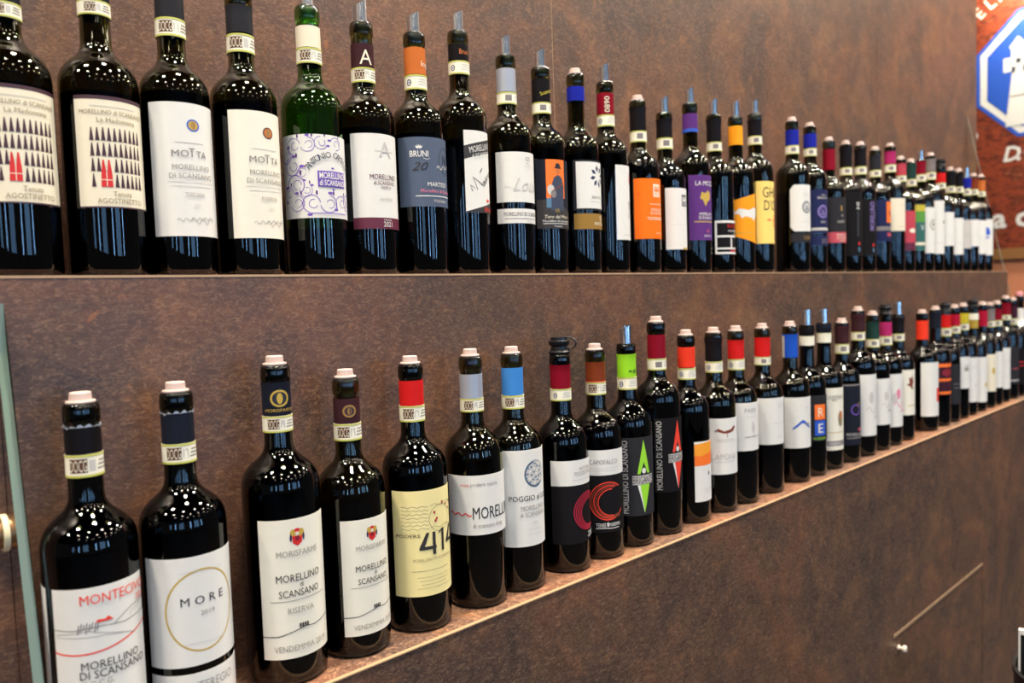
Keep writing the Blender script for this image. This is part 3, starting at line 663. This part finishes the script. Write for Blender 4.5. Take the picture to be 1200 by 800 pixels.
W('U', 2.228, .345, 'tall bottle with plain cream label and magenta neck foil', ('magenta', .297, .331), ('lines', .274, .295), 'cork', [(-14, 62, .112, .200, 'cream', LINES(.05, .8, .25, 1, .02, 'pale') + LINES(0, .12, .4, 1, .02, 'gold'))], glass='olive')
W('U', 2.303, .317, 'bottle with dull rose label and dusky pink neck foil, behind the magenta foil one', ('rose', .272, .305), ('lines', .254, .271), 'cork', [(-14, 60, .060, .170, 'rose', E(0, .5, .12, .06, 'cream', 10) + Q(-.5, 0, .5, .2, 'maroon'))], glass='olive')
W('U', 2.378, .317, 'bottle with green label in white print and dark green neck foil', ('darkgreen', .269, .310), ('lines', .247, .267), 'cork', [(-20, 60, .061, .191, 'green', Q(-.5, .86, .5, 1, 'mustard') + Q(-.5, 0, .5, .62, 'teal') + T('V', .02, .44, .12, 'white', w=.12) + Q(-.3, .12, .3, .18, 'cream'))], glass='olive')
W('U', 2.453, .330, 'bottle with white ring-mark label, red neck foil and a bluish pouring spout', ('darkred', .288, .324), ('lines', .266, .287), 'spout', [(-16, 60, .055, .188, 'white', G(.05, .62, .11, .12, .025, 'olivegrey') + E(.05, .63, .03, .05, 'charcoal', 8))], glass='olive')
W('U', 2.534, .350, 'tallest far bottle with long white label and grey neck foil', ('dusty', .303, .340), ('lines', .278, .301), 'cork', [(-18, 60, .054, .212, 'white', E(.1, .60, .06, .04, 'dusty', 8) + LINES(0, .2, .3, 1, .02, 'pale'))], glass='olive')
W('U', 2.621, .325, 'bottle with short white label, red neck foil and a black cap', ('red', .276, .305), ('lines', .257, .275), 'pump', [(-18, 60, .080, .182, 'white', LINES(0, .3, .3, 1, .02, 'pale'))], glass='olive')
W('U', 2.708, .322, 'bottle with white label and black neck foil, right of the black-capped one', ('darkfoil', .272, .312), ('lines', .251, .271), 'cork', [(-18, 60, .054, .168, 'white', LINES(0, .3, .3, 1, .02, 'pale'))], glass='olive')
W('U', 2.785, .325, 'bottle with black neck foil just left of the blue foil with a spout', ('darkfoil', .276, .315), ('lines', .256, .275), 'cork', [(-18, 60, .075, .166, 'pale', LINES(0, .5, .3, 2, .08, 'grey'))], glass='olive')
W('U', 2.8615, .312, 'far bottle with deep blue neck foil and a pouring spout', ('royal', .276, .309), ('lines', .252, .274), 'spout', [(-18, 60, .083, .170, 'white', LINES(0, .5, .3, 2, .08, 'pale'))], glass='olive')
W('U', 2.9370, .322, 'second bottle from the far end of the upper shelf, dull red brown neck foil', ('chestnut', .278, .314), ('lines', .259, .277), 'cork', [(-18, 60, .059, .171, 'white', LINES(0, .5, .3, 2, .08, 'pale'))], glass='olive')
W('U', 3.0120, .325, 'last bottle on the upper shelf, blue mark on its white label', ('copper', .278, .314), ('lines', .258, .276), 'cork', [(-16, 62, .056, .178, 'white', E(-.14, .62, .10, .16, 'blue', 12) + Q(-.28, .52, .0, .56, 'white') + LINES(.1, .2, .3, 1, .02, 'pale'))], glass='olive')

# ---------------- lower shelf, from the left end
def up(ops, d): return [(k, c, [(x, y + d) for x, y in vs], fs) for k, c, vs, fs in ops]
def cypress_hill():
    o = S(curve(lambda t: (-.40 + .86 * t, .49 - .10 * math.sin(math.pi * t * .8) * (1 - t) + .10 * t * t), 24), .011, 'brightred')
    o += S([(-.4, .62), (-.2, .61), (-.02, .62), (.12, .60), (.30, .62), (.45, .66)], .004, 'ink') + S(curve(lambda t: (.05 + .4 * t, .61 + .16 * t + .02 * math.sin(6 * t))), .004, 'ink') + S([(-.30, .585), (-.10, .60), (.12, .53), (.2, .50)], .004, 'grey') + S([(-.3, .57), (.0, .555), (.12, .53)], .003, 'grey')
    for k in range(8): o += S([(-.16 + k * .016, .585 + .012 * (k % 3)), (-.15 + k * .016, .645 + .01 * (k % 2))], .006, 'dusty')
    o += P([(-.06, .645), (.05, .645), (.035, .66), (.02, .675), (-.0, .66), (-.04, .665)], 'brightred')
    for k in range(4): o += S([(.16 + k * .035, .63 + .01 * k), (.19 + k * .035, .67 + .01 * k)], .003, 'grey')
    o = up(o, .125) + T('MONTECIVOLI', .115, .895, .062, 'brightred', w=.50) + T('2020', .26, .835, .04, 'brightred', w=.08)
    return o + T('MORELLINO', .03, .475, .052, 'ink', w=.36) + T('DI SCANSANO', .05, .415, .052, 'ink', w=.42) + T('D.O.C.G.', -.06, .365, .036, 'grey', w=.18) + LINES(0, .2, .5, 2, .04, 'pale', .006)
W('L', .1755, .304, 'dark bottle with white hill-landscape label and red lettering, leftmost on the lower shelf', ('black', .260, .2845), ('docg', .241, .2605), 'cork', [(-2, 62, .020, .152, 'white', cypress_hill()), (-118, 40, .020, .152, 'white', [])], .0385, .20, 'dark', True)
W('L', .2560, .305, 'dark bottle with white label holding a thin gold circle', ('bluefoil', .257, .2865), ('docg', .239, .2575), 'cork',
  [(-6, 72, .056, .157, 'white', G(.045, .5, .335, .38, .016, 'gold', n=48) + T('M O R E', .05, .56, .075, 'ink', w=.40) + T('2019', .08, .455, .04, 'grey', w=.13) + S(wave(-.15, .25, .20, .008, 1), .004, 'pale') + S(wave(-.15, .25, .86, .008, 1), .004, 'pale')),
   (-6, 72, .012, .049, 'white', T('MONTEREGIO', .1, .56, .22, 'grey', w=1.5) + LINES(.1, .3, 1.4, 1, .1, 'pale', .03))], .0388, .205, 'dark', True)
W('L', .3560, .322, 'tall dark bottle with long cream label, red and gold crest, and navy neck foil', ('bluefoil', .271, .305), ('docg', .254, .2705), 'cork', [(-5, 58, .029, .170, 'ivory', farms(True))], .0392, .21, 'dark', capart=E(.05, .52, .28, .26, 'gold') + E(.05, .52, .22, .2, 'bluefoil') + E(.05, .52, .09, .17, 'gold', 10) + T('MORISFARMS', .05, .12, .09, 'gold', w=.9))
W('L', .4375, .301, 'dark bottle with cream crested label and maroon neck foil, right of its taller twin', ('maroonfoil', .252, .279), ('docg', .233, .2515), 'cork', [(4, 54, .025, .151, 'ivory', farms(False))], .0376, .135, 'olive', capart=E(.05, .5, .28, .26, 'brass') + E(.05, .5, .2, .18, 'maroonfoil') + E(.05, .5, .08, .15, 'brass', 10))
def podere():
    o = Q(-.28, .62, .02, .88, 'yellow')
    for k in range(7): o += S(wave(-.26, .0, .64 + k * .035, .006, 3 + k % 3), .004, 'olivegrey')
    o += G(.13, .72, .13, .13, .004, 'olivegrey') + S(wave(.02, .34, .85, .01, 2), .004, 'olivegrey') + S(wave(.02, .3, .64, .01, 2), .004, 'olivegrey')
    for u, v in ((.06, .78), (.085, .72), (.07, .70), (.16, .86), (.22, .83), (.27, .78), (.30, .84)): o += E(u, v, .012, .015, 'crimson', 7)
    o += T('PODERE', -.315, .565, .032, 'ink', w=.23, al='l')
    o += P([(-.10, .44), (.07, .44), (.07, .47), (-.05, .47), (.0, .60), (-.03, .60), (-.10, .46)], 'ink') + Q(.03, .385, .062, .60, 'ink') + Q(.135, .40, .165, .615, 'ink') + P([(.10, .57), (.14, .60), (.14, .615), (.10, .59)], 'ink')
    o += P([(.20, .46), (.36, .46), (.36, .49), (.25, .49), (.30, .62), (.27, .62), (.20, .48)], 'ink') + Q(.32, .41, .348, .62, 'ink')
    return o + T('MORELLINO DI SCANSANO', .05, .335, .026, 'olivegrey', w=.42) + LINES(.02, .24, .4, 1, .02, 'olivegrey', .004) + LINES(.05, .18, .36, 4, .035, 'olivegrey', .003)
W('L', .5250, .309, 'dark bottle with pale yellow label numbered 414 and red neck foil', ('red', .261, .290), ('docg', .242, .2605), 'cork', [(-14, 66, .043, .166, 'yellow', podere())], .0382, .20, 'dark')
W('L', .6170, .311, 'dark bottle with short white label crossed by a red squiggle, silver neck foil', ('silver', .259, .289), ('docg', .242, .2585), 'cork',
  [(-18, 82, .093, .167, 'white', T('podere casina', -.02, .82, .06, 'grey', w=.48) + T('rosso', -.36, .82, .05, 'brightred', w=.15) + S(wave(-.66, -.26, .36, .02, 3, 40, -.02), .022, 'brightred') + T('MORELLINO', -.24, .27, .20, 'ink', w=.98, al='l') + T('di scansano docg', -.24, .12, .075, 'grey', w=.56, al='l'))], .0372, .155, 'olive')
def tree_disc(u, v, r):
    o = G(u, v, r, r * 1.05, .008, 'steelblue') + E(u, v, r * .97, r, 'pale', 28) + G(u, v, r * .97, r, r * .12, 'slate', 100, 320)
    for k in range(26):
        a, q = k * 2.4, r * .9 * math.sqrt((k + .5) / 26); o += E(u + q * math.cos(a), v + q * math.sin(a), r * .12, r * .07, 'steelblue' if k % 3 else 'white', 7)
    return o
W('L', .6880, .309, 'dark bottle with tall white label, round blue tree emblem and blue neck foil', ('sky', .255, .291), ('docg', .237, .2545), 'cork',
  [(-8, 66, .060, .186, 'white', tree_disc(.05, .745, .135) + T('POGGIO al LUPO', -.25, .475, .055, 'ink', w=.56, al='l') + T('MORELLINO', .02, .375, .05, 'grey', w=.30) + T('di SCANSANO', .02, .31, .046, 'grey', w=.32) + T('2020', .03, .23, .025, 'pale', w=.07) + LINES(.03, .17, .2, 2, .05, 'pale', .004))], .0365, .17, 'olive')
W('L', .7800, .302, 'dark bottle with black pourer cap and a crimson brush circle on black label', ('darkred', .254, .287), ('crest', .237, .2535), 'pourer',
  [(6, 80, .041, .157, 'black', Q(-.6, .70, .6, 1, 'white') + T('FATTORIA', .02, .875, .04, 'grey', w=.20) + T('POGGIO MORO', .02, .815, .045, 'grey', w=.34) + LINES(.02, .76, .4, 1, .02, 'pale', .006) + cmark(.06, .37, 'crimson') + T('TERRE', .10, .07, .045, 'white', w=.12) + E(.185, .095, .012, .03, 'white', 8) + T('MAREMMA', .28, .07, .045, 'white', w=.16) + S(wave(.04, .34, .05, .004, 1), .008, 'white'))], .0365, .18, 'dark')
W('L', .8550, .302, 'dark bottle with red orange brush circle on black label and rust orange neck foil', ('chestnut', .256, .285), ('docg', .237, .2555), 'cork',
  [(-34, 62, .040, .160, 'black', Q(-.6, .695, .6, 1, 'white') + T('CAPOFALCO', .0, .83, .055, 'grey', w=.36) + LINES(.0, .78, .4, 2, .03, 'pale', .006) + cmark(.04, .38, 'chestnut', 'brightred') + T('TERRE', -.06, .07, .045, 'white', w=.12) + E(.025, .095, .012, .03, 'white', 8) + T('MAREMMA', .12, .07, .045, 'white', w=.16) + S(wave(-.12, .18, .05, .004, 1), .008, 'white'))], .0365, .20, 'olive', capart=Q(-3, .0, 3, .04, 'brightred'))
W('L', .9280, .307, 'dark bottle with black label, lime green diamond and lime neck foil', ('lime', .256, .291), ('crest', .237, .2555), 'spout', [(-14, 66, .048, .167, 'charcoal', brigante('lime', .035))], .0365, .19, 'dark', capart=G(.35, .25, .10, .08, .04, 'black') + S([(.2, .25), (.05, .28)], .05, 'black'))
W('L', 1.0050, .336, 'tall dark bottle with black label and a red diamond, red neck foil', ('darkred', .279, .316), ('lines', .260, .278), 'cork', [(0, 64, .069, .186, 'black', brigante('brightred', .0))], .0365, .21, 'dark')
W('L', 1.0870, .310, 'dark bottle with narrow white label topped by an orange brush stroke', ('brightred', .257, .291), ('crest', .237, .2555), 'cork',
  [(10, 50, .036, .136, 'white', P([(-.6, .60), (.6, .60), (.6, 1), (.3, .985), (.1, 1), (-.1, .97), (-.3, .96), (-.6, .93)], 'orange') + P([(-.6, .80), (-.2, .76), (.1, .82), (.6, .78), (.6, 1), (.2, .985), (-.1, .98), (-.6, .93)], 'amber') + E(-.02, .46, .02, .04, 'ink', 7) + LINES(0, .2, .3, 2, .05, 'pale'))], .0365, .2, 'dark')
W('L', 1.1700, .310, 'dark bottle with white label and a brown winged bird, black neck foil', ('darkfoil', .262, .302), ('crest', .241, .260), 'cork',
  [(-24, 58, .067, .164, 'white', P([(-.22, .79), (-.16, .82), (-.06, .77), (.0, .785), (.08, .80), (.16, .86), (.21, .84), (.14, .76), (.04, .735), (-.06, .73), (-.16, .76)], 'chestnut') + P([(-.24, .78), (-.18, .80), (-.2, .75)], 'dusty') + S([(.0, .74), (.0, .66)], .012, 'chestnut') + LINES(-.02, .62, .4, 2, .03, 'pale', .008) + T('LAPONE', -.04, .27, .10, 'pale', w=.5) + LINES(-.03, .22, .4, 1, .02, 'pale', .008))], .0365, .165, 'olive')
W('L', 1.2430, .309, 'dark bottle with white label and a pencil-sketched bird, red neck foil', ('red', .259, .293), ('crest', .239, .2585), 'cork',
  [(-12, 56, .096, .182, 'white', T('PASSI', -.05, .80, .08, 'grey', w=.28) + LINES(-.02, .70, .4, 1, .02, 'pale', .008) + E(.02, .46, .045, .09, 'pale', 12) + E(-.0, .57, .025, .035, 'pale', 8) + S([(-.2, .28), (.2, .30)], .012, 'dusty') + S([(.02, .37), (.03, .29)], .012, 'grey') + S(wave(-.15, .18, .29, .012, 3), .008, 'grey'))], .0365, .16, 'olive')
W('L', 1.3370, .309, 'dark bottle with nearly blank white label and crimson neck foil', ('red', .256, .292), ('lines', .240, .2555), 'cork', [(-18, 60, .093, .180, 'white', LINES(.1, .85, .2, 2, .05, 'pale', .01) + LINES(.05, .45, .3, 1, .02, 'pale', .01) + LINES(.1, .15, .2, 1, .02, 'pale', .01))], .0365, .165, 'olive')
W('L', 1.4450, .308, 'dark bottle with white label and a blue mountain chevron, bright blue neck foil', ('blue', .246, .292), None, 'cork', [(-26, 56, .069, .169, 'white', P([(-.22, .37), (-.20, .40), (-.02, .55), (.03, .55), (.2, .42), (.22, .38), (.18, .38), (.02, .49), (-.02, .49), (-.16, .385)], 'blue') + E(.13, .47, .06, .025, 'dusty', 8) + T('VIGNA', .1, .78, .03, 'pale', w=.12))], .0365, .165, 'olive', capart=Q(-.50, 0, -.27, 1, 'pale'))
W('L', 1.5160, .307, 'dark bottle with black label holding an orange R tile above a blue E tile', ('darkfoil', .285, .302), ('lines', .265, .284), 'spout', [(-22, 54, .072, .165, 'charcoal', Q(-.14, .47, .16, .80, 'orange') + T('R', .01, .53, .2, 'cream', w=.14) + Q(-.14, .12, .16, .45, 'blue') + T('E', .01, .18, .2, 'cream', w=.13) + T('MORELLINO', .0, .03, .05, 'lime', w=.34))], .0365, .2)
W('L', 1.5930, .308, 'dark bottle with long cream picture label ending in a grey stripe', ('bluefoil', .287, .305), ('crest', .266, .286), 'spout', [(-16, 58, .041, .172, 'ivory', T('Roggiano', -.05, .82, .09, 'grey', w=.38) + E(.04, .50, .06, .13, 'olivegrey', 10) + E(.05, .56, .035, .07, 'copper', 8) + LINES(0, .28, .4, 1, .02, 'gold', .01) + Q(-.5, .07, .5, .15, 'dusty') + T('SCANSANO', -.1, .085, .045, 'white', w=.3))], .0365, .2)
W('L', 1.6800, .304, 'dark bottle with black label and a thin violet ring, maroon neck foil', ('maroonfoil', .258, .297), ('lines', .236, .257), 'cork', [(-22, 58, .038, .171, 'bluefoil', G(.02, .58, .10, .09, .018, 'violet') + G(.1, .62, .05, .08, .015, 'brass', 0, 180) + E(.12, .25, .06, .03, 'rose', 8) + T('MORELLINO', .02, .15, .05, 'pale', w=.34) + LINES(.02, .11, .34, 1, .02, 'grey', .012) + Q(-.5, .975, .5, 1, 'dusty'))], .0365, .2)
def petals(c1, c2): return E(-.02, .62, .05, .10, c1, 10) + S(wave(-.12, .12, .42, .05, 1.3), .018, c1) + S([(.02, .25), (.1, .4), (.05, .7), (.14, .85)], .014, c2) + E(.12, .3, .05, .03, c2, 8)
W('L', 1.7640, .327, 'tall bottle with white flower label edged in lilac and maroon neck foil', ('maroonfoil', .280, .320), ('lines', .260, .279), 'cork', [(-16, 60, .046, .184, 'white', petals('pale', 'pale') + Q(-.5, 0, -.27, 1, 'lilac'))], .0365, .2)
W('L', 1.8440, .314, 'bottle with pale embossed flower label and dark teal neck foil', ('darkgreen', .259, .299), ('lines', .239, .258), 'cork', [(-16, 60, .060, .167, 'white', petals('pale', 'grey'))], .0365, .2, 'olive')
W('L', 1.9180, .312, 'bottle with white label painted with pink petals, magenta neck foil and black cap', ('magenta', .261, .294), ('lines', .239, .2605), 'pump', [(-16, 60, .045, .171, 'white', petals('pink', 'pink') + E(-.1, .55, .06, .1, 'pale', 10))], .0365, .2, 'olive')
W('L', 1.9960, .310, 'bottle with cream label and a small red brown flower, left of the gap', ('darkfoil', .263, .303), ('lines', .244, .262), 'spout', [(-12, 62, .063, .174, 'ivory', P([(-.02, .6), (.05, .72), (.0, .9), (-.04, .8), (-.1, .85), (-.09, .7), (-.16, .68)], 'chestnut') + E(0, .6, .05, .04, 'olivegrey', 8) + LINES(0, .2, .25, 1, .02, 'gold', .02))], .0365, .2)
W('L', 2.1580, .306, 'bottle with bright orange neck foil and white label with a red patch', ('brightred', .238, .287), None, 'cork', [(-14, 62, .039, .179, 'white', Q(.02, .26, .3, .52, 'brightred') + Q(-.5, 0, -.33, 1, 'steelblue'))], .0372, .2)
W('L', 2.2550, .312, 'bottle with dark red label lined in orange and black neck foil', ('bluefoil', .262, .305), None, 'cork', [(-20, 62, .084, .172, 'plum', Q(-.5, .85, .5, .95, 'orange') + Q(-.5, .42, .5, .5, 'orange') + Q(-.5, .02, .5, .1, 'orange') + E(0, .68, .2, .12, 'darkred', 10))], .0365, .2)
W('L', 2.3330, .305, 'bottle with red neck foil and black cap, behind the orange lined label', ('red', .260, .295), ('lines', .236, .259), 'pump', [(-16, 60, .05, .16, 'charcoal', LINES(0, .5, .3, 2, .1, 'grey'))], .0365, .2)
W('L', 2.4070, .312, 'bottle with short white label holding a grey vignette, crimson neck foil', ('crimson', .261, .293), ('lines', .240, .260), 'cork', [(-22, 66, .085, .174, 'white', Q(-.06, .55, .14, .68, 'grey') + Q(-.04, .72, .12, .74, 'dusty') + LINES(.02, .3, .3, 1, .02, 'pale'))], .0365, .2)
W('L', 2.4820, .314, 'bottle with long white label and mustard yellow neck foil', ('mustard', .265, .294), ('lines', .245, .264), 'cork', [(-24, 70, .038, .167, 'white', LINES(.0, .8, .2, 2, .04, 'pale') + E(.05, .38, .03, .04, 'pale', 8))], .0365, .2)
W('L', 2.5680, .308, 'bottle with long white label, a pale band over gold foil and a black cap', ('gold', .246, .270), ('plain', .271, .290), 'pump', [(-22, 68, .028, .161, 'white', E(.08, .38, .05, .06, 'gold', 8))], .0365, .2)
W('L', 2.6560, .313, 'bottle with beige label and broad crimson neck foil', ('crimson', .248, .295), None, 'cork', [(-22, 68, .050, .163, 'cream', E(.02, .55, .06, .1, 'gold', 8))], .0365, .2)
W('L', 2.7300, .309, 'bottle with plain white label and dull grey neck foil', ('dusty', .261, .298), ('lines', .242, .260), 'cork', [(-22, 66, .054, .166, 'white', LINES(0, .4, .3, 1, .02, 'pale'))], .0362, .2)
W('L', 2.8050, .312, 'bottle with white label sketched in thin grey lines and dark red neck foil', ('darkred', .260, .296), ('lines', .241, .259), 'cork', [(-18, 66, .042, .172, 'white', S(wave(-.2, .25, .62, .03, 2, 30, .2), .014, 'pale') + S([(-.1, .5), (.1, .75), (.2, .7)], .012, 'pale') + LINES(0, .3, .3, 1, .02, 'pale'))], .0365, .2)
W('L', 2.9000, .326, 'tall bottle with black label and dark crimson neck foil near the far glass pane', ('darkred', .273, .312), ('lines', .256, .272), 'cork', [(-18, 62, .048, .170, 'charcoal', LINES(0, .4, .3, 1, .02, 'rose', .02) + LINES(0, .08, .4, 1, .02, 'pale', .03))], .0365, .2)
W('L', 2.9780, .318, 'dark bottle with purple neck foil, second from the far end of the lower shelf', ('plum', .261, .301), ('lines', .238, .257), 'cork', [(-18, 60, .040, .160, 'black', LINES(0, .6, .3, 2, .1, 'red', .02))], .0365, .2)
W('L', 3.0570, .330, 'bottle with white neck sleeve and pink stopper on the lower shelf', ('white', .231, .289), None, 'pinkcork', [(-14, 60, .031, .162, 'charcoal', LINES(0, .6, .3, 2, .1, 'rose', .02))], .0365, .2)
